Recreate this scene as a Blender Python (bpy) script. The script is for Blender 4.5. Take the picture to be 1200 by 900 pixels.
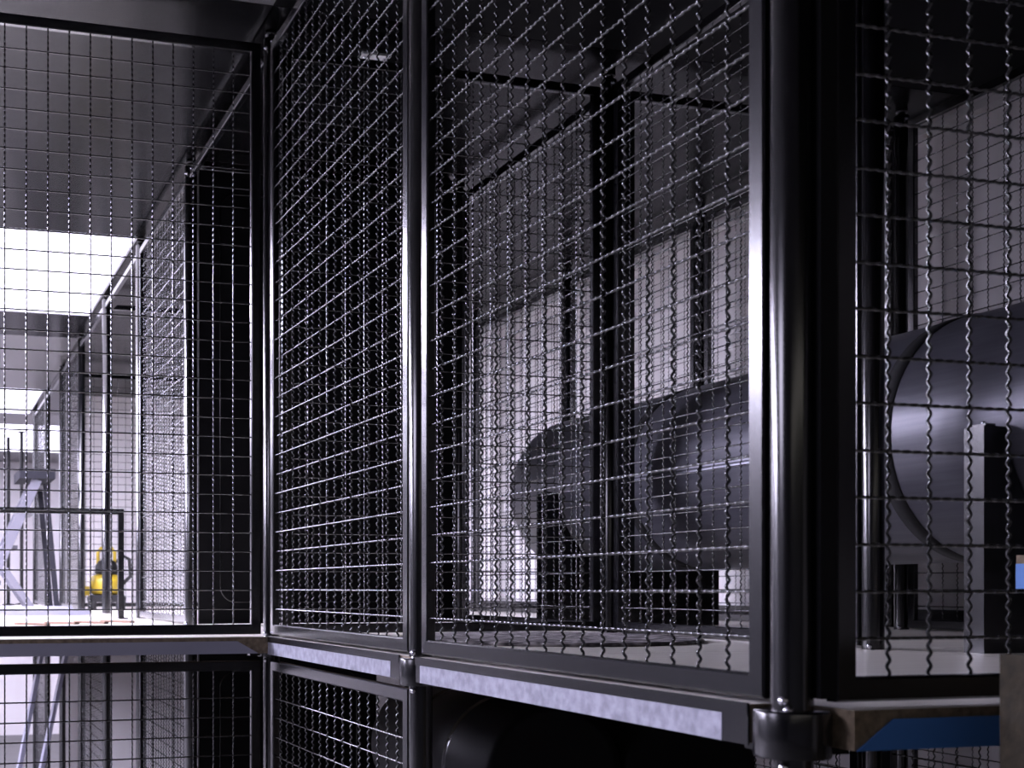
import bpy, math, random
from mathutils import Vector, Matrix
random.seed(7)
PI = math.pi
for o in list(bpy.data.objects): bpy.data.objects.remove(o, do_unlink=True)
scene = bpy.context.scene
C = scene.collection
H = 1.70                      # eye height above the ground floor

# ------------------------------------------------------------------ camera
cam_d = bpy.data.cameras.new('camera'); cam = bpy.data.objects.new('camera', cam_d); C.objects.link(cam)
cam_d.sensor_width = 36; cam_d.lens = 36 * 1438 / 1200
cam_d.shift_x = 300 / 1200; cam_d.shift_y = 240 / 1200
cam_d.clip_start = 0.05; cam_d.clip_end = 100
cam.location = (0, 0, H)
cam.rotation_euler = (PI / 2, 0, -math.atan2(.2618, .9651))
cam_d.dof.use_dof = True; cam_d.dof.focus_distance = 2.5; cam_d.dof.aperture_fstop = 9
scene.camera = cam

# ------------------------------------------------------------------ world, exposure
w = bpy.data.worlds.new('world'); scene.world = w; w.use_nodes = True
bg = w.node_tree.nodes['Background']
bg.inputs[0].default_value = (.75, .75, .85, 1); bg.inputs[1].default_value = .02
scene.view_settings.view_transform = 'Standard'
scene.view_settings.look = 'None'
scene.view_settings.gamma = 1
scene.view_settings.use_curve_mapping = False
scene.view_settings.exposure = 0.0
LAMP_EDGE = 2.2      # soft end pieces of those panels beside the cages
LAMP_NEAR = 74.0     # unseen left part of the aisle panel, raised for the post highlights
LAMP_FAR = 14.0
LAMP_END = 5.0
LAMP_FRONT = 11.0     # the panel of the same row over the front left of the hall
LAMP_HALL_FILL = 1.0      # weak warm fill panel, added unseen behind the photographer
LAMP_COL = (.80, .76, 1.0, 1)

# ------------------------------------------------------------------ materials
M = {}
def mat(name, col, rough=.5, metal=0, spec=.5, noise=None, bump=0, bscale=40, emit=None):
    m = bpy.data.materials.new(name); m.use_nodes = True
    nt = m.node_tree; p = nt.nodes['Principled BSDF']
    p.inputs['Base Color'].default_value = (*col, 1)
    p.inputs['Roughness'].default_value = rough
    p.inputs['Metallic'].default_value = metal
    p.inputs['Specular IOR Level'].default_value = spec
    tc = nt.nodes.new('ShaderNodeTexCoord')
    if noise:
        c2, scale, stretch, lo, hi = noise
        mp = nt.nodes.new('ShaderNodeMapping'); mp.inputs['Scale'].default_value = stretch
        nz = nt.nodes.new('ShaderNodeTexNoise'); nz.inputs['Scale'].default_value = scale
        nz.inputs['Detail'].default_value = 5
        rp = nt.nodes.new('ShaderNodeValToRGB')
        rp.color_ramp.elements[0].position = lo; rp.color_ramp.elements[0].color = (*col, 1)
        rp.color_ramp.elements[1].position = hi; rp.color_ramp.elements[1].color = (*c2, 1)
        nt.links.new(tc.outputs['Object'], mp.inputs[0]); nt.links.new(mp.outputs[0], nz.inputs[0])
        nt.links.new(nz.outputs[0], rp.inputs[0]); nt.links.new(rp.outputs[0], p.inputs['Base Color'])
    if bump:
        n2 = nt.nodes.new('ShaderNodeTexNoise'); n2.inputs['Scale'].default_value = bscale
        b = nt.nodes.new('ShaderNodeBump'); b.inputs['Strength'].default_value = bump; b.inputs['Distance'].default_value = .002
        nt.links.new(tc.outputs['Object'], n2.inputs[0]); nt.links.new(n2.outputs[0], b.inputs['Height'])
        nt.links.new(b.outputs[0], p.inputs['Normal'])
    if emit:
        p.inputs['Emission Color'].default_value = emit[0]; p.inputs['Emission Strength'].default_value = emit[1]
    M[name] = m
    return m
mat('black_frame', (.004, .004, .0055), .22, spec=.8, bump=.03, bscale=400)
mat('black_wire', (.005, .005, .007), .14, spec=1.0)
M['black_wire'].node_tree.nodes['Principled BSDF'].inputs['IOR'].default_value = 1.58
mat('black_post', (.004, .004, .005), .20, spec=1.0)
mat('black_sheet', (.004, .004, .005), .5, spec=.2, bump=.1, bscale=200)
mat('bolt_steel', (.75, .74, .80), .25, metal=1)
mat('galvanised', (.22, .225, .27), .45, metal=.35, noise=((.36, .36, .43), 60, (1, 1, 1), .35, .65))
mat('deck_white', (.74, .71, .63), .36, spec=.5, noise=((.84, .81, .73), 6, (.5, 9, 1), .3, .7))
mat('chipboard', (.13, .10, .065), .85, noise=((.28, .22, .15), 90, (1, 1, 1), .3, .7), bump=.4, bscale=150)
mat('chipboard_raw', (.045, .038, .025), .85, noise=((.085, .07, .043), 70, (1, 1, 1), .3, .7), bump=.4, bscale=150)
mat('band_grey', (.33, .33, .40), .5)
mat('band_blue', (.07, .24, .68), .45)
mat('wall_white', (.58, .55, .55), .6, noise=((.66, .64, .645), 3, (1, 3, .12), .35, .65))
mat('wall_grey', (.06, .06, .062), .7, bump=.1)
mat('floor_grey', (.10, .098, .095), .55, noise=((.125, .122, .12), 4, (1, 1, 1), .3, .7))
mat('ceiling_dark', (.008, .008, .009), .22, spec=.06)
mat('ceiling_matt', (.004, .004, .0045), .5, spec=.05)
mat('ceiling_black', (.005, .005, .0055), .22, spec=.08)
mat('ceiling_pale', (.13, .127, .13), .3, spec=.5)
mat('trim_pale', (.50, .49, .49), .5)
mat('tank_grey', (.085, .085, .105), .38, metal=.35, spec=.5, noise=((.11, .11, .13), 14, (8, .3, 8), .3, .7))
mat('rubber', (.006, .006, .007), .65)
mat('seam_steel', (.45, .45, .52), .3, metal=.8)
mat('light_frame', (.6, .6, .65), .4)
mat('lamp_near', (.9, .9, .9), .5, emit=(LAMP_COL, LAMP_NEAR))
mat('lamp_edge', (.9, .9, .9), .5, emit=(LAMP_COL, LAMP_EDGE))
mat('lamp_far', (.9, .9, .9), .5, emit=(LAMP_COL, LAMP_FAR))
mat('lamp_front', (.9, .9, .9), .5, emit=(LAMP_COL, LAMP_FRONT))
mat('lamp_end', (.9, .9, .9), .5, emit=(LAMP_COL, LAMP_END))
mat('hall_fill', (.9, .9, .9), .5, emit=((1, .93, .84, 1), LAMP_HALL_FILL))
mat('plastic_white', (.8, .8, .8), .4)
mat('alu', (.11, .108, .13), .45, metal=.3)
mat('alu_dark', (.012, .012, .016), .8, spec=.15)
mat('yellow', (.42, .30, .02), .4)
mat('grey_metal', (.28, .28, .36), .45, metal=.3)
mat('shadow_brown', (.16, .09, .06), .6, noise=((.24, .14, .09), 8, (1, 14, 14), .3, .7))  # brown of the strips that stand in for shadows on the deck
# woven mat: crossing waves of strands
mm = mat('woven', (.16, .14, .14), .8); nt = mm.node_tree; p = nt.nodes['Principled BSDF']
tc = nt.nodes.new('ShaderNodeTexCoord'); wv = nt.nodes.new('ShaderNodeTexWave')
wv.wave_type = 'BANDS'; wv.bands_direction = 'Y'
wv.inputs['Scale'].default_value = 4.5; wv.inputs['Distortion'].default_value = 5; wv.inputs['Detail'].default_value = 1; wv.inputs['Detail Scale'].default_value = 6
rp = nt.nodes.new('ShaderNodeValToRGB'); rp.color_ramp.elements[0].color = (.03, .025, .028, 1); rp.color_ramp.elements[1].color = (.42, .39, .39, 1)
nt.links.new(tc.outputs['Object'], wv.inputs[0]); nt.links.new(wv.outputs[0], rp.inputs[0]); nt.links.new(rp.outputs[0], p.inputs['Base Color'])
bp = nt.nodes.new('ShaderNodeBump'); bp.inputs['Strength'].default_value = .8; bp.inputs['Distance'].default_value = .006
nt.links.new(wv.outputs[0], bp.inputs['Height']); nt.links.new(bp.outputs[0], p.inputs['Normal'])

# ------------------------------------------------------------------ mesh helpers
class G:
    """collects verts and faces of ONE mesh"""
    def __init__(s): s.v = []; s.f = []; s.m = []; s.sm = []
    def face(s, idx, mi=0, sm=False): s.f.append(idx); s.m.append(mi); s.sm.append(sm)
    def box(s, x0, x1, y0, y1, z0, z1, mi=0, top=None):
        b = len(s.v)
        s.v += [(x, y, z) for z in (z0, z1) for x, y in ((x0, y0), (x1, y0), (x1, y1), (x0, y1))]
        for q in ((3, 2, 1, 0), (0, 1, 5, 4), (1, 2, 6, 5), (2, 3, 7, 6), (3, 0, 4, 7)):
            s.face([b + i for i in q], mi)
        s.face([b + i for i in (4, 5, 6, 7)], mi if top is None else top)
        return s
    def loft(s, rings, caps=True, smooth=True, close=True, mi=0):
        b = len(s.v); n = len(rings[0])
        for r in rings: s.v += [tuple(p) for p in r]
        for i in range(len(rings) - 1):
            for j in range(n if close else n - 1):
                a = b + i * n + j; c = b + i * n + (j + 1) % n
                s.face([a, c, c + n, a + n], mi, smooth)
        if caps:
            s.face([b + j for j in range(n)][::-1], mi); s.face([b + (len(rings) - 1) * n + j for j in range(n)], mi)
        return s
    def tube(s, pts, r, n=8, smooth=True, caps=True, mi=0):
        pts = [Vector(p) for p in pts]; rings = []
        up = None
        for i, p in enumerate(pts):
            t = (pts[min(i + 1, len(pts) - 1)] - pts[max(i - 1, 0)]).normalized()
            if up is None: up = Vector((0, 0, 1)) if abs(t.z) < .9 else Vector((1, 0, 0))
            a = t.cross(up).normalized(); c = a.cross(t).normalized(); up = c
            rr = r[i] if isinstance(r, (list, tuple)) else r
            rings.append([p + a * math.cos(2 * PI * k / n) * rr + c * math.sin(2 * PI * k / n) * rr for k in range(n)])
        return s.loft(rings, caps, smooth, mi=mi)
    def lathe(s, prof, n=24, smooth=True, mi=0):
        rings = [[(max(r, 1e-4) * math.cos(2 * PI * k / n), max(r, 1e-4) * math.sin(2 * PI * k / n), z) for k in range(n)] for r, z in prof]
        return s.loft(rings, True, smooth, mi=mi)
    def bar(s, a, b, w_, d, mi=0):
        """square bar between two points"""
        a = Vector(a); b = Vector(b); t = (b - a).normalized()
        up = Vector((0, 1, 0)) if abs(t.y) < .9 else Vector((1, 0, 0))
        u = t.cross(up).normalized(); v = u.cross(t)
        rings = [[p + u * i * w_ / 2 + v * j * d / 2 for i, j in ((-1, -1), (1, -1), (1, 1), (-1, 1))] for p in (a, b)]
        return s.loft(rings, True, False, mi=mi)
    def mesh(s, name, *mats):
        me = bpy.data.meshes.new(name); me.from_pydata(s.v, [], s.f)
        for k in mats: me.materials.append(M[k])
        if len(mats) > 1: me.polygons.foreach_set('material_index', s.m)
        me.polygons.foreach_set('use_smooth', s.sm)
        me.update(); return me
def link(name, me, parent=None, loc=(0, 0, 0), rot=(0, 0, 0)):
    o = bpy.data.objects.new(name, me); C.objects.link(o)
    o.location = loc; o.rotation_euler = rot
    if parent: o.parent = parent
    return o
def tag(o, label, cat, group=None):
    o['label'] = label; o['category'] = cat
    if group: o['group'] = group
    return o
def thing(name, label, cat, loc, rz=0, group=None):
    o = link(name, None, None, (loc[0], loc[1], loc[2] + H), (0, 0, rz)); o.empty_display_size = .1
    return tag(o, label, cat, group)
def struct(name, me, parent=None):
    o = link(name, me, parent, (0, 0, H) if not parent else (0, 0, 0)); 
    if not parent: o['kind'] = 'structure'
    return o

# ------------------------------------------------------------------ measures (heights are relative to the eye)
FLOOR = -1.70; DECK = -.125; BT = .042; CEIL = 1.475
X0, X1, X2 = .886, 1.896, 2.906
YP = [1.105 + 1.01 * i for i in range(10)]
WALLX = 3.06; YF = 14.5; YB = -4.0; XL = -6.0; DECKEND = 10.25

# ------------------------------------------------------------------ setting
struct('floor', G().box(XL, WALLX, YB, YF, FLOOR - .1, FLOOR).mesh('floor', 'floor_grey'))
wr = struct('wall_right', G().box(WALLX, WALLX + .1, YB, YF, FLOOR, CEIL).mesh('wall_right', 'wall_white'))
struct('wall_far', G().box(XL - .1, WALLX + .1, YF, YF + .1, FLOOR, CEIL).mesh('wall_far', 'wall_white'))
struct('wall_back', G().box(XL - .1, WALLX + .1, YB - .1, YB, FLOOR, CEIL).mesh('wall_back', 'wall_grey'))
struct('wall_left', G().box(XL - .1, XL, YB, YF, FLOOR, CEIL).mesh('wall_left', 'wall_grey'))
struct('wall_end', G().box(1.03, WALLX, 9.40, 9.48, FLOOR, CEIL).mesh('wall_end', 'wall_white'))
g = G(); g.box(WALLX - .035, WALLX, YB, DECKEND, 1.425, 1.45)
struct('trim_1', g.mesh('trim', 'trim_pale'))
struct('baseboard_right', G().box(WALLX - .015, WALLX, 1.0, DECKEND, DECK, DECK + .06).mesh('base', 'black_frame'))
ceil = link('ceiling', None, None, (0, 0, H)); ceil['kind'] = 'structure'
def cpanel(x0, x1, y0, y1, k): link('ceiling_panel', G().box(x0 + .002, x1 - .002, y0 + .002, y1 - .002, CEIL, CEIL + .05).mesh('ceiling_panel', k), ceil)
S1 = (5.10, 6.64); S2 = (9.18, 10.5); S3 = (11.2, 13.4); SX = (-5.2, .87)
S0 = (1.02, 2.56); S0X = (-5.2, -2.0); XC = X0 - .03
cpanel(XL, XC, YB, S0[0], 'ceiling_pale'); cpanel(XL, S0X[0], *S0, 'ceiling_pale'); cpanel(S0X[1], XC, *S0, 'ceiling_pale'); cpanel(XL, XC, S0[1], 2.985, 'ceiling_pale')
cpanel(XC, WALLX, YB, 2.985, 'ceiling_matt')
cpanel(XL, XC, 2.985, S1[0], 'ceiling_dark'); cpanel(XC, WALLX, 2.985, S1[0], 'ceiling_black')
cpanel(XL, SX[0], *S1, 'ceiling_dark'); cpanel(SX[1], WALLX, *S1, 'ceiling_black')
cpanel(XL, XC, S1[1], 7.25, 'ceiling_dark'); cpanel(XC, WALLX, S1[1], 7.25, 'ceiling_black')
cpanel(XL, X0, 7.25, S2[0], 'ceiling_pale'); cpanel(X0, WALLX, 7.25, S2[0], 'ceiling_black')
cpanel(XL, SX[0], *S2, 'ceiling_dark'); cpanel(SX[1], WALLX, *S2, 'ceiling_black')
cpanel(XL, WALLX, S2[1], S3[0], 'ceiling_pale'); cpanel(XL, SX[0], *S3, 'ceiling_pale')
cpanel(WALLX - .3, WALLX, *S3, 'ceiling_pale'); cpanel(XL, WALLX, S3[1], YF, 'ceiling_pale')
def lamp(x0, x1, y0, y1, m, label, z=CEIL):
    t = thing('ceiling_light', label, 'ceiling light', ((x0 + x1) / 2, (y0 + y1) / 2, z), group='flush ceiling light panels')
    a, b = (x1 - x0) / 2, (y1 - y0) / 2
    link('diffuser', G().box(-a + .01, a - .01, -b + .01, b - .01, .002, .03).mesh('diffuser', m), t)
    f = G()
    for q in ((-a, a, -b, -b + .01), (-a, a, b - .01, b), (-a, -a + .01, -b, b), (a - .01, a, -b, b)): f.box(*q, 0, .04)
    link('frame', f.mesh('frame', 'light_frame'), t)
SE = -.05  # panels split here: unseen left parts made brighter to feed the reflections
lamp(SX[0], SE, *S1, 'lamp_near', 'unseen, much brighter left part of the aisle ceiling panel, outside the left edge')
lamp(SE, SX[1], *S1, 'lamp_edge', 'wide glowing white ceiling panel above the aisle behind the front left mesh')
lamp(SX[0], SE, *S2, 'lamp_far', 'unseen, brighter left part of the distant ceiling panel, outside the left edge')
lamp(SE, SX[1], *S2, 'lamp_edge', 'distant glowing ceiling panel at the end of the aisle, partly hidden')
lamp(SX[0], WALLX - .3, *S3, 'lamp_end', 'glowing ceiling panel in the open hall beyond the last cage')
lamp(*S0X, *S0, 'lamp_front', 'glowing ceiling panel over the open floor left of the photographer')
lamp(-2.5, 2.5, -3.2, -2.2, 'hall_fill', 'added dim warm fill panel, unseen behind the place of the photographer', CEIL - .045)

# upper floor of chipboard boards
fu = link('floor_upper', None, None, (0, 0, H)); fu['kind'] = 'structure'
XB = [-.150, .866, X1, WALLX - .02]
rows = [1.055, 2.115] + [3.062] + YP[3:9] + [DECKEND]
for i in range(len(XB) - 1):
    for j in range(len(rows) - 1):
        if i < 1 and j < 2: continue
        x0, x1, y0, y1 = XB[i], XB[i + 1], rows[j], rows[j + 1]
        if i >= 1 and j == len(rows) - 2: y1 = 9.395
        if i >= 1 and j == 1: y1 = YP[2]
        if i >= 1 and j == 2: y0 = YP[2]
        gb = G()
        if i == 1 and j == 0:
            gb.box(x0 + .0012, x0 + .058, y0 + .09, y1 - .0012, DECK - BT, DECK, 0, 1); gb.box(x0 + .058, x1 - .0012, y0 + .0012, y1 - .0012, DECK - BT, DECK, 0, 1)
        else: gb.box(x0 + .0012, x1 - .0012, y0 + .0012, y1 - .0012, DECK - BT, DECK, 0, 1)
        b = link('deck_board', gb.mesh('deck_board', 'chipboard', 'deck_white'), fu)
        front = (i < 1 and j == 2) or (i >= 1 and j == 0)
        if front:
            # cut edge band, its end sliced at a slant so that bare chipboard shows
            q = G(); zt, zb = DECK - .010, DECK - BT; ya, yb = y0 - .0008, y0 + .001
            if i == 0: pts = [(x0 + .01, zb), (x1 - .028, zb), (x1 - .085, zt), (x0 + .01, zt)]
            elif i == 1: pts = [(x0 + .06, zb), (x1 - .02, zb), (x1 - .02, zt), (x0 + .105, zt)]
            else: pts = [(x0 + .01, zb), (x1 - .03, zb), (x1 - .07, zt), (x0 + .01, zt)]
            q.loft([[(px, ya, pz) for px, pz in pts], [(px, yb, pz) for px, pz in pts]], True, False)
            e = link('edge_band', q.mesh('edge_band', 'band_blue' if i >= 1 else 'band_grey'), b)
            e['label'] = 'blue edge strip cut at a slant' if i >= 1 else 'grey edge strip cut at a slant'

# ------------------------------------------------------------------ wire mesh panels
WAVE = .05 / 3.5
def wave_wire(L, axis, amp, r, n=6, seg=8, ph=0.0):
    """crimped wire along axis 'x' or 'z', crimps out of the panel plane (y)"""
    N = max(2, int(L / WAVE * seg)); rings = []
    for i in range(N + 1):
        t = L * i / N; a = 2 * PI * t / WAVE + ph
        c = amp * math.sin(a); sl = math.atan(amp * 2 * PI / WAVE * math.cos(a))
        ring = []
        for k in range(n):
            u, v = r * math.cos(2 * PI * k / n), r * math.sin(2 * PI * k / n)
            du, dv = -v * math.sin(sl), v * math.cos(sl)
            ring.append((u, c + dv, t + du) if axis == 'z' else (t + du, c + dv, -u))
        rings.append(ring)
    return rings
def frame_bar(L, w_, d):
    """frame tube along x, outer side z = 0, inner side z = w, both ends mitred"""
    c = .0025
    prof = [(c, -d / 2), (w_ - c, -d / 2), (w_, -d / 2 + c), (w_, d / 2 - c), (w_ - c, d / 2), (c, d / 2), (0, d / 2 - c), (0, -d / 2 + c)]
    return G().loft([[(u, v, u) for u, v in prof], [(L - u, v, u) for u, v in prof]], True, False).mesh('frame_bar', 'black_frame')
PW, FW, FD = .945, .026, .018
HU, HL = 1.549, 1.452           # heights of the upper and of the lower panels
WR = .0019
mesh_cache = {}
def cached(k, fn):
    if k not in mesh_cache: mesh_cache[k] = fn()
    return mesh_cache[k]
PX = .0533
def panel(p, rz, hh, label, near, group=None, width=PW, z0=None):
    """p = (x, y) of the panel's start corner; it runs along local +x"""
    zb = (-.119 if hh == HU else -.188 - HL) if z0 is None else z0
    t = thing('mesh_panel', label, 'mesh panel', (p[0], p[1], zb), rz, group)
    rail = cached(('rail', width), lambda: frame_bar(width, FW, FD)); stile = cached(('stile', hh), lambda: frame_bar(hh, FW, FD))
    link('rail', rail, t); link('rail', rail, t, (width, 0, hh), (0, PI, 0))
    link('stile', stile, t, (0, 0, hh), (0, PI / 2, 0)); link('stile', stile, t, (width, 0, 0), (0, -PI / 2, 0))
    xs = [width / 2 + (k - 7.5) * PX for k in range(16)]
    zoff = .066 if hh == HU else .055
    zs = [zoff + .05 * k for k in range(29 if hh == HU else 27)]
    lv, lh = hh - 2 * FW + .016, width - 2 * FW + .016
    if near:
        vm = cached(('vw', hh), lambda: G().loft(wave_wire(lv, 'z', .0021, WR)).mesh('wire', 'black_wire'))
        hm = cached(('hw', width), lambda: G().loft(wave_wire(lh, 'x', .0011, WR)).mesh('wire', 'black_wire'))
        for k, x in enumerate(xs): link('wire', vm, t, (x, 0, FW - .008), (0, 0, PI * (k % 2)))
        for k, z in enumerate(zs): link('wire', hm, t, (FW - .008, .0015 * (-1) ** k, z), (PI * (k % 2), 0, 0))
    else:
        def build():
            g = G()
            for axis, L, amp, spots in (('z', lv, .0021, xs), ('x', lh, .0011, zs)):
                for k, s in enumerate(spots):
                    rr = wave_wire(L, axis, amp, WR, 4, 5, PI * (k % 2))
                    d = (s, 0, FW - .008) if axis == 'z' else (FW - .008, .0015 * (-1) ** k, s)
                    g.loft([[(a + d[0], b + d[1], c + d[2]) for a, b, c in r] for r in rr])
            return g.mesh('wire_mesh', 'black_wire')
        o = link('wire_mesh', cached(('mesh', hh, width), build), t); o['kind'] = 'stuff'
    return t
G_UP = 'upper black wire mesh panels'; G_LO = 'lower black wire mesh panels'
def ypanel(x, i, hh, label, near): return panel((x, YP[i] + .0325 + (.0 if i else .0)), PI / 2, hh, label, near, G_UP if hh == HU else G_LO)
# the four nearest upper panels and the two lower ones
panel((.855 - PW, 3.11), 0, HU, 'large mesh panel facing the camera at the left, over the grey deck edge', True, G_UP)
panel((.855 - PW, 3.11), 0, HL, 'lower mesh panel at the bottom left corner, under the grey deck edge', True, G_LO)
ypanel(X0, 1, HU, 'upper mesh panel between the front left corner post and the middle post', True)
ypanel(X0, 0, HU, 'biggest mesh panel in the middle, between the middle post and the near right post', True)
panel((X0 + .036, 1.088), 0, HU, 'nearest mesh panel at the right edge, standing over the blue deck edge', True, G_UP)
ypanel(X0, 1, HL, 'lower mesh panel under the galvanised beam between corner post and middle post', True)
# farther panels
panel((X0 + .0325, 3.125), 0, HU, 'cross panel of mesh inside the cage, seen through the corner mesh against black sheet', False, G_UP)
panel((X0 + .0325, YP[7]), 0, HU, 'cross panel of mesh in the far bays, behind the yellow machine', False, G_UP)
ypanel(X0, 3, HU, 'glittering mesh panel seen edge-on down the aisle, next to the black sheet', False)
ypanel(X0, 6, HU, 'aisle mesh panel behind the two open bays, in front of the bright hall', False)
ypanel(X0, 8, HU, 'last and farthest mesh panel at the end of the aisle', False)
ypanel(X1, 1, HU, 'inner mesh panel in front of the grey tank, right of the black double post', False)
ypanel(X1, 2, HU, 'inner mesh panel in front of the tank end, left of the black double post', False)
for i, s in enumerate(('nearest mesh panel along the white wall, above the tank at the right edge',
                       'second mesh panel along the white wall, behind the near right post',
                       'third mesh panel along the white wall, above the tank in the middle',
                       'fourth mesh panel along the white wall, behind the tank end',
                       'farthest mesh panel along the white wall, left of the tank end')):
    ypanel(X2, i, HU, s, False)
for i, s in ((3, 'lower mesh panel below the glittering one, beside the dark sheet'), (5, 'lower mesh panel further down the aisle beyond an open bay'),
             (8, 'farthest lower mesh panel at the aisle end')):
    ypanel(X0, i, HL, s, False)
for i, s in ((0, 'dim lower mesh panel under the deck at the right, behind the galvanised beam'), (1, 'dim lower mesh panel behind the dark drums under the deck'),):
    ypanel(X1, i, HL, s, False)
for i, s in ((0, 'lowest right mesh panel near the dim wall, under the blue deck edge'), (1, 'dim lower wall mesh panel, second from the right'), (2, 'dim lower wall mesh panel behind the drums, third from the right')):
    ypanel(X2, i, HL, s, False)

# ------------------------------------------------------------------ posts
PR = .0215
post_m = G().lathe([(PR - .002, FLOOR), (PR, FLOOR + .002), (PR, 1.452), (PR - .003, 1.455)], 28).mesh('tube', 'black_post')
cap_m = G().lathe([(.012, 1.455), (.012, 1.462), (.017, 1.462), (.017, 1.4748)], 16).mesh('cap', 'black_frame')
sleeve_m = G().lathe([(PR + .0008, -.178), (.038, -.178), (.039, -.176), (.039, -.1305), (.038, -.1285), (PR + .0008, -.1285)], 28).mesh('collar', 'black_frame')
bolt_m = G().lathe([(.0001, 0), (.0055, 0), (.0055, .003), (.0035, .0055), (.0001, .006)], 10).mesh('bolt', 'bolt_steel')
foot_m = G().lathe([(.045, FLOOR), (.045, FLOOR + .008), (.028, FLOOR + .012), (.026, FLOOR + .03)], 24).mesh('foot', 'black_frame')
flange_m = G().box(-.012, .012, .030, .062, -.176, -.131).mesh('flange', 'black_frame')
def post(x, y, label, near=True, dirs=(), lower=True):
    t = thing('steel_post', label, 'post', (x, y, 0), 0, 'round black cage posts')
    link('tube', post_m, t); link('cap', cap_m, t); link('foot', foot_m, t)
    if y > DECKEND or x < .8 and y < 3: return t
    if near:
        col = link('collar', sleeve_m, t)
        for a in dirs: link('flange', flange_m, col, (0, 0, 0), (0, 0, a))
        for dz, a in ((-.118, PI * 1.17), (-.1285, PI * 1.25), (-.188, PI * 1.17), (1.425, PI * 1.2), (1.44, PI * 1.45)):
            if dz == -.1285: link('bolt', bolt_m, t, (.031 * math.cos(a), .031 * math.sin(a), dz))
            else: link('bolt', bolt_m, t, (PR * math.cos(a), PR * math.sin(a), dz), (0, PI / 2, a))
    return t
N, E, S, W_ = 0, -PI / 2, PI, PI / 2
np_ = post(X0 + .004, YP[0] + .003, 'nearest thick black post at the right, with a bright edge', True, (N, E))
link('cover_strip', G().box(.012, .0316, -.029, -.011, -.115, 1.43).mesh('cover_strip', 'black_sheet'), np_)
post(X0 + .004, YP[1], 'middle black post between the two big mesh panels', True, (N, S))
post(X0 + .004, YP[2], 'corner post where the left front panel meets the side panels', True, (S, W_))
post(X0 + .004, YP[3], 'bright-lit aisle post at the edge of the black sheet', True, ())
for i, s in ((4, 'aisle post just where the glowing ceiling panel begins'), (5, 'aisle post standing in front of the yellow machine'), (6, 'aisle post behind the two open bays'),
             (7, 'aisle post third from the far end'), (8, 'aisle post next to the last'), (9, 'last aisle post at the far end')):
    post(X0 + .004, YP[i], s, False)
for i, s in enumerate(('inner post outside the right edge of the view', 'inner post with a thin white gleam seen through the right panel', 'wide black inner post in front of the tank',
                       'dark inner post at the right end of the black sheet')):
    post(X1, YP[i] if i else YP[0] - .045 + .05, s, i in (1, 2), ())
post(X1, YP[5], 'inner post at the end of the bright-edged cross rail', False); post(X1, YP[7], 'inner post at the end of the far cross panel', False)
# second upright bolted beside the wide inner post
for i, s in enumerate(('wall-side post near the right edge', 'wall-side post second from the right', 'wall-side post behind the right panel, beside the white wall', 'wall-side post above the tank in the middle',
                       'wall-side post left above the tank end', 'farthest wall-side post, beyond the tank end')):
    post(X2, YP[i], s, i in (2, 3), ())
post(-.1235, YP[2], 'front post at the left end of the large left panel', True, (E, W_))
tw = thing('upright_channel', 'flat black upright channel bolted behind the wide inner post', 'upright', (X1 + .05, YP[2] + .01, DECK), 0)
link('web', G().box(-.02, .02, -.028, .028, 0, 1.55).mesh('web', 'black_post'), tw)
link('flange', G().box(-.02, .02, .029, .033, 0, 1.55).mesh('flange', 'black_frame'), tw)

# tie rails over open bays
tie_m = frame_bar(PW, FW, FD)
def tie(p, rz, label):
    return tag(link('tie_rail', tie_m, None, (p[0], p[1], 1.404 + H), (0, 0, rz)), label, 'rail', 'top rails over open bays')
for i, s in ((2, 'top rail running back from the corner post over the open bay'), (4, 'top rail over the first open bay past the glittering panel'),
             (5, 'top rail over the second open bay past the glittering panel'), (7, 'top rail over the farthest open bay of the aisle')):
    tie((X0, YP[i] + .0325), PI / 2, s)
tie((X1 + .0325, YP[2]), 0, 'thin dark cross rail above the tank')
tie((X0 + .0325, YP[5]), 0, 'bright-edged cross rail in the open bay past the glittering panel')
tie((X1, YP[0] + .0325), PI / 2, 'inner top rail over the open bay at the right')

# ------------------------------------------------------------------ black sheet partitions
def sheet(x0, x1, z0, z1, y, label):
    w_, h = x1 - x0, z1 - z0
    t = thing('sheet_partition', label, 'partition', (x0, y, z0), 0, 'black sheet partitions')
    link('sheet', G().box(0, w_, 0, .02, 0, h).mesh('sheet', 'black_sheet'), t)
    # raised rounded border line
    a, r = .075, .055; pts = []
    for cx, cz, s in ((w_ - a - r, a + r, -PI / 2), (w_ - a - r, h - a - r, 0), (a + r, h - a - r, PI / 2), (a + r, a + r, PI)):
        pts += [(cx + r * math.cos(s + k * PI / 12), 0, cz + r * math.sin(s + k * PI / 12)) for k in range(7)]
    g = G(); g.tube(pts + [pts[0]], .0035, 6); link('border_bead', g.mesh('border_bead', 'black_post'), t)
    link('rail', cached(('srail', w_), lambda: frame_bar(w_, .03, .024)), t, (w_, .01, h + .03), (0, PI, 0))
sheet(X0 + .03, X1 - .03, DECK + .004, 1.442, YP[3] - .01, 'tall matt black sheet behind the corner cage, with a rounded border line')
sheet(X0 + .03, X0 + .68, FLOOR + .004, -.21, YP[3] - .01, 'narrow matt black sheet on the lower level')

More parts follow.
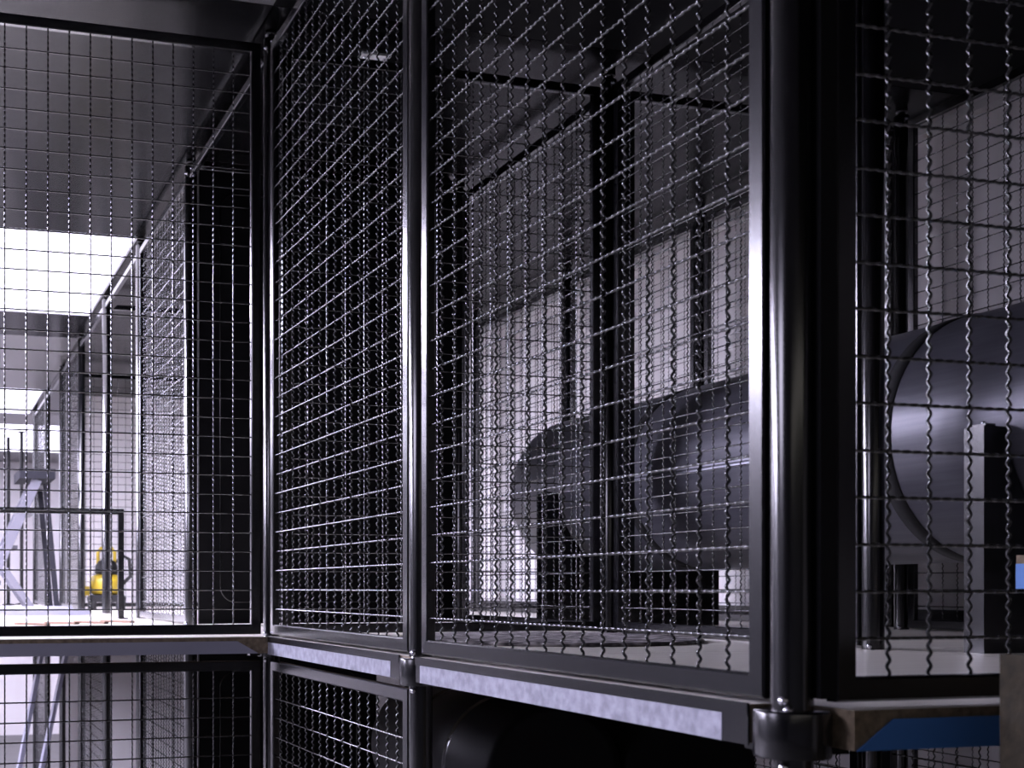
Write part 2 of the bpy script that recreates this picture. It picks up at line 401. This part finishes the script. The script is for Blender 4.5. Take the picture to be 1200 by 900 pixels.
# ------------------------------------------------------------------ beams under the deck edge
def edge_beam(y0, y1, label):
    t = thing('edge_beam', label, 'beam', (.866, y0, DECK), 0, 'galvanised beams at the deck edge')
    L = y1 - y0
    g = G(); g.box(-.004, -.0005, .0, L, -.013, .0012); g.box(-.0025, -.0005, .0, .045, -.0445, -.013); g.box(-.0025, -.0005, L - .02, L, -.0445, -.013); link('cover_strip', g.mesh('cover_strip', 'black_frame'), t)
    g = G(); prof = [(-.002, -.0135), (-.002, -.041), (.03, -.041), (.03, -.0425), (-.0036, -.0425), (-.0036, -.0135)]
    prof = [(-.0030, -.0135), (-.0012, -.0135), (-.0012, -.0425), (.03, -.0425), (.03, -.0445), (-.0030, -.0445)]
    g.loft([[(x, .045, z) for x, z in prof], [(x, L - .02, z) for x, z in prof]], True, False)
    link('channel', g.mesh('channel', 'galvanised'), t)
edge_beam(YP[0] + .04, YP[1] - .04, 'long galvanised beam under the big middle panel')
edge_beam(YP[1] + .04, YP[2] - .04, 'short galvanised beam between the corner post and the middle post')

# ------------------------------------------------------------------ tank on cradles
TX, TZ, TR = 2.308, .337, .277
TY0, TY1 = -.4, 4.013
tk = thing('tank', 'long grey steel tank lying on black cradles behind the mesh', 'tank', (TX, 0, TZ))
def ring(r, y, n=72): return [(r * math.cos(2 * PI * k / n), y, r * math.sin(2 * PI * k / n)) for k in range(n)]
g = G(); rr = []
for r, y in ((.02, TY1 - .004), (TR - .03, TY1 - .004), (TR - .006, TY1), (TR, TY1 - .012), (TR, TY0 + .01), (TR - .01, TY0), (.02, TY0)): rr.append(ring(r, y))
g.loft(rr[::-1]); link('shell', g.mesh('shell', 'tank_grey'), tk)
for y in (2.236, 3.25, 1.22):
    g = G(); prof = ((TR - .002, y - .022), (TR + .003, y - .020), (TR + .003, y + .020), (TR - .002, y + .022))
    g.loft([ring(a, b) for a, b in prof][::-1], caps=False); b = link('band', g.mesh('band', 'rubber'), tk); b['label'] = 'black rubber band'
g = G()
for th in (181.0, 183.2):
    a = math.radians(th); g.bar(((TR + .001) * math.cos(a), 2.27, (TR + .001) * math.sin(a)), ((TR + .001) * math.cos(a), 3.22, (TR + .001) * math.sin(a)), .005, .004)
link('seam', g.mesh('seam', 'seam_steel'), tk)
def cradle(y, label):
    t = thing('tank_cradle', label, 'cradle', (1.974, y, DECK), 0, 'black cradles under the tank')
    wd, hb = .668, .315 - DECK; cx, cz, r = TX - 1.974, TZ - DECK, TR + .004
    a0 = math.acos((cz - hb) / r)
    arc = [(cx + r * math.sin(a), cz - r * math.cos(a)) for a in [a0 - 2 * a0 * k / 24 for k in range(25)]]
    # profile strip: bottom edge points below each arc point
    g = G(); top = [(wd, hb)] + arc + [(0, hb)]
    n = len(top)
    for yy in (0, .047):
        for x, z in top: g.v.append((x, yy, z))
        for x, z in top: g.v.append((x, yy, 0))
    for k in range(n - 1):
        g.face([k, k + 1, n + k + 1, n + k][::-1]); g.face([2 * n + k, 2 * n + k + 1, 3 * n + k + 1, 3 * n + k])
        g.face([k, k + 1, 2 * n + k + 1, 2 * n + k]); g.face([n + k, n + k + 1, 3 * n + k + 1, 3 * n + k][::-1])
    g.face([n - 1, 2 * n - 1, 4 * n - 1, 3 * n - 1]); g.face([0, n, 3 * n, 2 * n][::-1])
    link('saddle', g.mesh('saddle', 'black_frame'), t)
    for x in (.024, wd - .024):
        b = link('clamp', G().box(x - .012, x + .012, .008, .039, hb, hb + .006).mesh('clamp', 'black_post'), t)
        link('bolt', bolt_m, b, (x, .0235, hb + .006))
cradle(1.916, 'near black cradle of the tank with a pale lit side face')
cradle(3.657, 'far black cradle under the rounded end of the tank')
cradle(.15, 'black cradle of the tank beyond the right edge')

# ------------------------------------------------------------------ things on the upper floor
t = tag(link('round_mat', G().lathe([(.36, 0), (.362, .004), (.355, .008)], 64).mesh('round_mat', 'woven'), None, (1.467, 2.70, DECK + .0005 + H)),
        'round grey woven mat lying on the white deck inside the cage', 'mat')
d = thing('ceiling_plate', 'small pale plate on the dark ceiling behind the corner mesh', 'plate', (1.205, 3.19, CEIL))
link('plate', G().box(-.042, .042, -.018, .018, -.006, 0).mesh('plate', 'plastic_white'), d)
link('screw', bolt_m, d, (.03, 0, -.006), (PI, 0, 0)); link('screw', bolt_m, d, (-.03, 0, -.006), (PI, 0, 0))

# low black rail in the aisle
t = thing('low_rail', 'low black rail on two legs standing in the aisle', 'rail', (.3, 5.07, DECK))
link('top_bar', G().box(-.365, .505, -.012, .012, .433, .456).mesh('top_bar', 'black_frame'), t)
for x in (-.353, .493):
    l = link('leg', G().box(x - .012, x + .012, -.012, .012, .006, .433).mesh('leg', 'black_frame'), t)
    link('foot', G().box(x - .02, x + .02, -.08, .08, 0, .006).mesh('foot', 'black_frame'), l)

# stepladder
t = thing('step_ladder', 'pale folding stepladder with a dark top step beside the low rail', 'ladder', (.5, 7.0, DECK))
for y in (0, .36):
    link('stringer', G().bar((-.20, y, .012), (.12, y, .742), .055, .022).mesh('stringer', 'alu'), t)
    link('rear_leg', G().bar((.17, y + .03, .72), (.235, y + .03, .0), .03, .02).mesh('rear_leg', 'alu_dark'), t)
    link('brace', G().bar((-.06, y - .02, .235), (.10, y - .02, .0), .035, .016).mesh('brace', 'alu'), t)
for k in range(3):
    f = (k + .8) / 3.9
    link('tread', G().box(-.2 + .365 * f - .045, -.2 + .365 * f + .045, .011, .349, .775 * f - .012, .775 * f + .012).mesh('tread', 'alu'), t)
link('top_step', G().box(.02, .22, -.03, .41, .745, .80).mesh('top_step', 'alu_dark'), t)

# slim poles
for k, (x, y, h, s, tee) in enumerate(((.50, 9.15, 1.18, 'shortest of the three slim dark poles near the ladder', 0), (.62, 9.42, 1.27, 'middle one of the three slim dark poles near the ladder', 0),
                                     (.74, 9.70, 1.34, 'slim dark pole with a short cross bar on top', 1))):
    t = thing('slim_pole', s, 'pole', (x, y, DECK), 0, 'slim dark poles')
    link('rod', G().lathe([(.014, .012), (.014, h)], 12).mesh('rod', 'rubber'), t)
    link('base', G().lathe([(.05, 0), (.05, .008), (.02, .014)], 20).mesh('base', 'alu_dark'), t)
    if tee: link('cross_bar', G().box(-.03, .03, -.012, .012, h, h + .012).mesh('cross_bar', 'alu_dark'), t)

# yellow machine
t = thing('yellow_machine', 'small yellow and black machine on wheels in an open bay', 'machine', (1.055, 7.3, DECK))
g = G(); prof = [(-.10, .045), (.10, .045), (.105, .07), (.09, .09), (-.09, .09), (-.105, .07)]
g.loft([[(x, -.10, z) for x, z in prof], [(x, .10, z) for x, z in prof]], True, False); link('chassis', g.mesh('chassis', 'rubber'), t)
for sx in (-.085, .085):
    for sy in (-.085, .085):
        wl = [(.005, -.012), (.028, -.012), (.03, -.006), (.03, .006), (.028, .012), (.005, .012)]
        link('wheel', G().lathe(wl, 18).mesh('wheel', 'rubber'), t, (sx, sy, .03), (0, PI / 2, 0))
link('tank', G().lathe([(.07, .09), (.098, .10), (.10, .17), (.088, .20), (.06, .21)], 24).mesh('tank', 'yellow'), t)
link('motor_head', G().lathe([(.062, .21), (.07, .22), (.068, .26), (.05, .29), (.02, .30)], 24).mesh('motor_head', 'rubber'), t)
link('handle', G().tube([(-.05, 0, .275), (-.05, 0, .34), (-.035, 0, .365), (.035, 0, .365), (.05, 0, .34), (.05, 0, .275)], .011, 10).mesh('handle', 'yellow'), t)
link('side_pod', G().box(-.135, -.098, -.05, .05, .085, .14).mesh('side_pod', 'yellow'), t)
link('hose', G().tube([(.09, -.02, .15), (.14, -.04, .2), (.13, -.05, .30), (.08, -.05, .33), (.06, -.04, .28)], .012, 8).mesh('hose', 'rubber'), t)

# channels, and brown strips standing in for post shadows, on the boards
def lying(name, x, y, rz, L, s, label, m, cat, grp):
    g = G(); prof = [(-s, 0), (s, 0), (s, s), (s - .004, s), (s - .004, .004), (-s + .004, .004), (-s + .004, s), (-s, s)] if m == 'grey_metal' else [(-s, 0), (s, 0), (s, s * .8), (-s, s * .8)]
    g.loft([[(-L / 2, a, b) for a, b in prof], [(L / 2, a, b) for a, b in prof]], True, False)
    tag(link(name, g.mesh(name, m), None, (x, y, DECK + H + .0004), (0, 0, rz)), label, cat, grp)
lying('steel_channel', .38, 5.75, .03, .75, .03, 'grey channel lying on the deck behind the low rail', 'grey_metal', 'channel', 'grey channels on the deck')
lying('steel_channel', .45, 6.45, -.04, .6, .035, 'second grey channel lying on the deck, in front of the ladder', 'grey_metal', 'channel', 'grey channels on the deck')
for k, (x, y, s) in enumerate(((.36, 4.25, 'leftmost of the short brown strips standing for post shadows on the deck'), (.47, 4.35, 'short brown strip standing for a post shadow, second from the left on the deck'),
                             (.58, 4.4, 'short brown strip standing for a post shadow, third from the left on the deck'), (.69, 4.5, 'rightmost of the short brown strips standing for post shadows on the deck'))):
    lying('shadow_strip', x, y, 2.2, .16, .011, s, 'shadow_brown', 'shadow_strip', 'short brown strips standing for post shadows')

# shelf board with blue edge at the right margin
t = thing('low_shelf', 'low chipboard shelf with a blue edge at the right margin', 'shelf', (1.605, 1.18, DECK))
sb = link('board', G().box(.0012, .26, 0, .32, .125, .176, 0, 1).mesh('board', 'chipboard', 'deck_white'), t)
e = link('edge_band', G().box(0, .0012, 0, .32, .125, .163).mesh('edge_band', 'band_blue'), sb); e['label'] = 'blue edge strip'
for x in (.10, .24):
    for y in (.02, .26): link('leg', G().box(x - .01, x + .01, y - .01, y + .01, 0, .125).mesh('leg', 'black_frame'), t)
t = thing('small_tub', 'small dark tub with a white lid on the blue-edged shelf', 'tub', (1.67, 1.44, DECK + .1765))
link('body', G().lathe([(.045, 0), (.05, .004), (.052, .028)], 24).mesh('body', 'rubber'), t)
link('lid', G().lathe([(.054, .028), (.055, .030), (.055, .047), (.052, .05)], 24).mesh('lid', 'plastic_white'), t)

# chipboard sheets standing on edge in front of the right panel
for k, (y, dz, s) in enumerate(((.89, -.005, 'front one of the two raw chipboard sheets standing at the bottom right corner'), (.95, 0, 'rear one of the two raw chipboard sheets standing at the bottom right corner'))):
    g = G().box(0, .6, 0, .030, 0, 1.635 + dz)
    tag(link('chipboard_sheet', g.mesh('chipboard_sheet', 'chipboard_raw'), None, (1.017 + .012 * k, y, FLOOR + H + .0005)), s, 'chipboard sheet', 'raw chipboard sheets')

# ------------------------------------------------------------------ things on the lower floor
t = thing('drum_rack', 'black rack carrying the two dark drums under the deck', 'rack', (1.525, 2.50, FLOOR))
for y in (0, .5):
    link('beam', G().box(-.34, .32, y, y + .05, 1.06, 1.10).mesh('beam', 'black_frame'), t)
    for x in (-.30, .28): link('leg', G().box(x - .02, x + .02, y + .005, y + .045, 0, 1.06).mesh('leg', 'black_frame'), t)
for x, s in ((1.35, 'left one of the dark drums in the shadow under the deck'), (1.70, 'right one of the dark drums in the shadow under the deck')):
    t = thing('drum', s, 'drum', (x, 2.45, FLOOR + 1.101 + .177), 0, 'dark drums under the deck')
    g = G(); g.loft([ring(r, y, 40) for r, y in ((.15, 0), (.17, .004), (.17, .7), (.15, .704))][::-1]); link('shell', g.mesh('shell', 'black_sheet'), t)
    for y in (.22, .46):
        g = G(); g.loft([ring(r, yy, 40) for r, yy in ((.169, y - .012), (.1745, y), (.169, y + .012))][::-1], caps=False); link('rim', g.mesh('rim', 'black_post'), t)
for k, (x, s) in enumerate(((.60, 'left of the grey boards leaning on the lower level'), (.72, 'right of the grey boards leaning on the lower level'))):
    g = G().bar((0, 0, .015), (.30 * (1 if k else .9), .0, 1.42), .02, .10)
    tag(link('leaning_board', g.mesh('leaning_board', 'grey_metal'), None, (x - .25, 6.6 + .15 * k, FLOOR + H)), s, 'board', 'leaning grey boards')
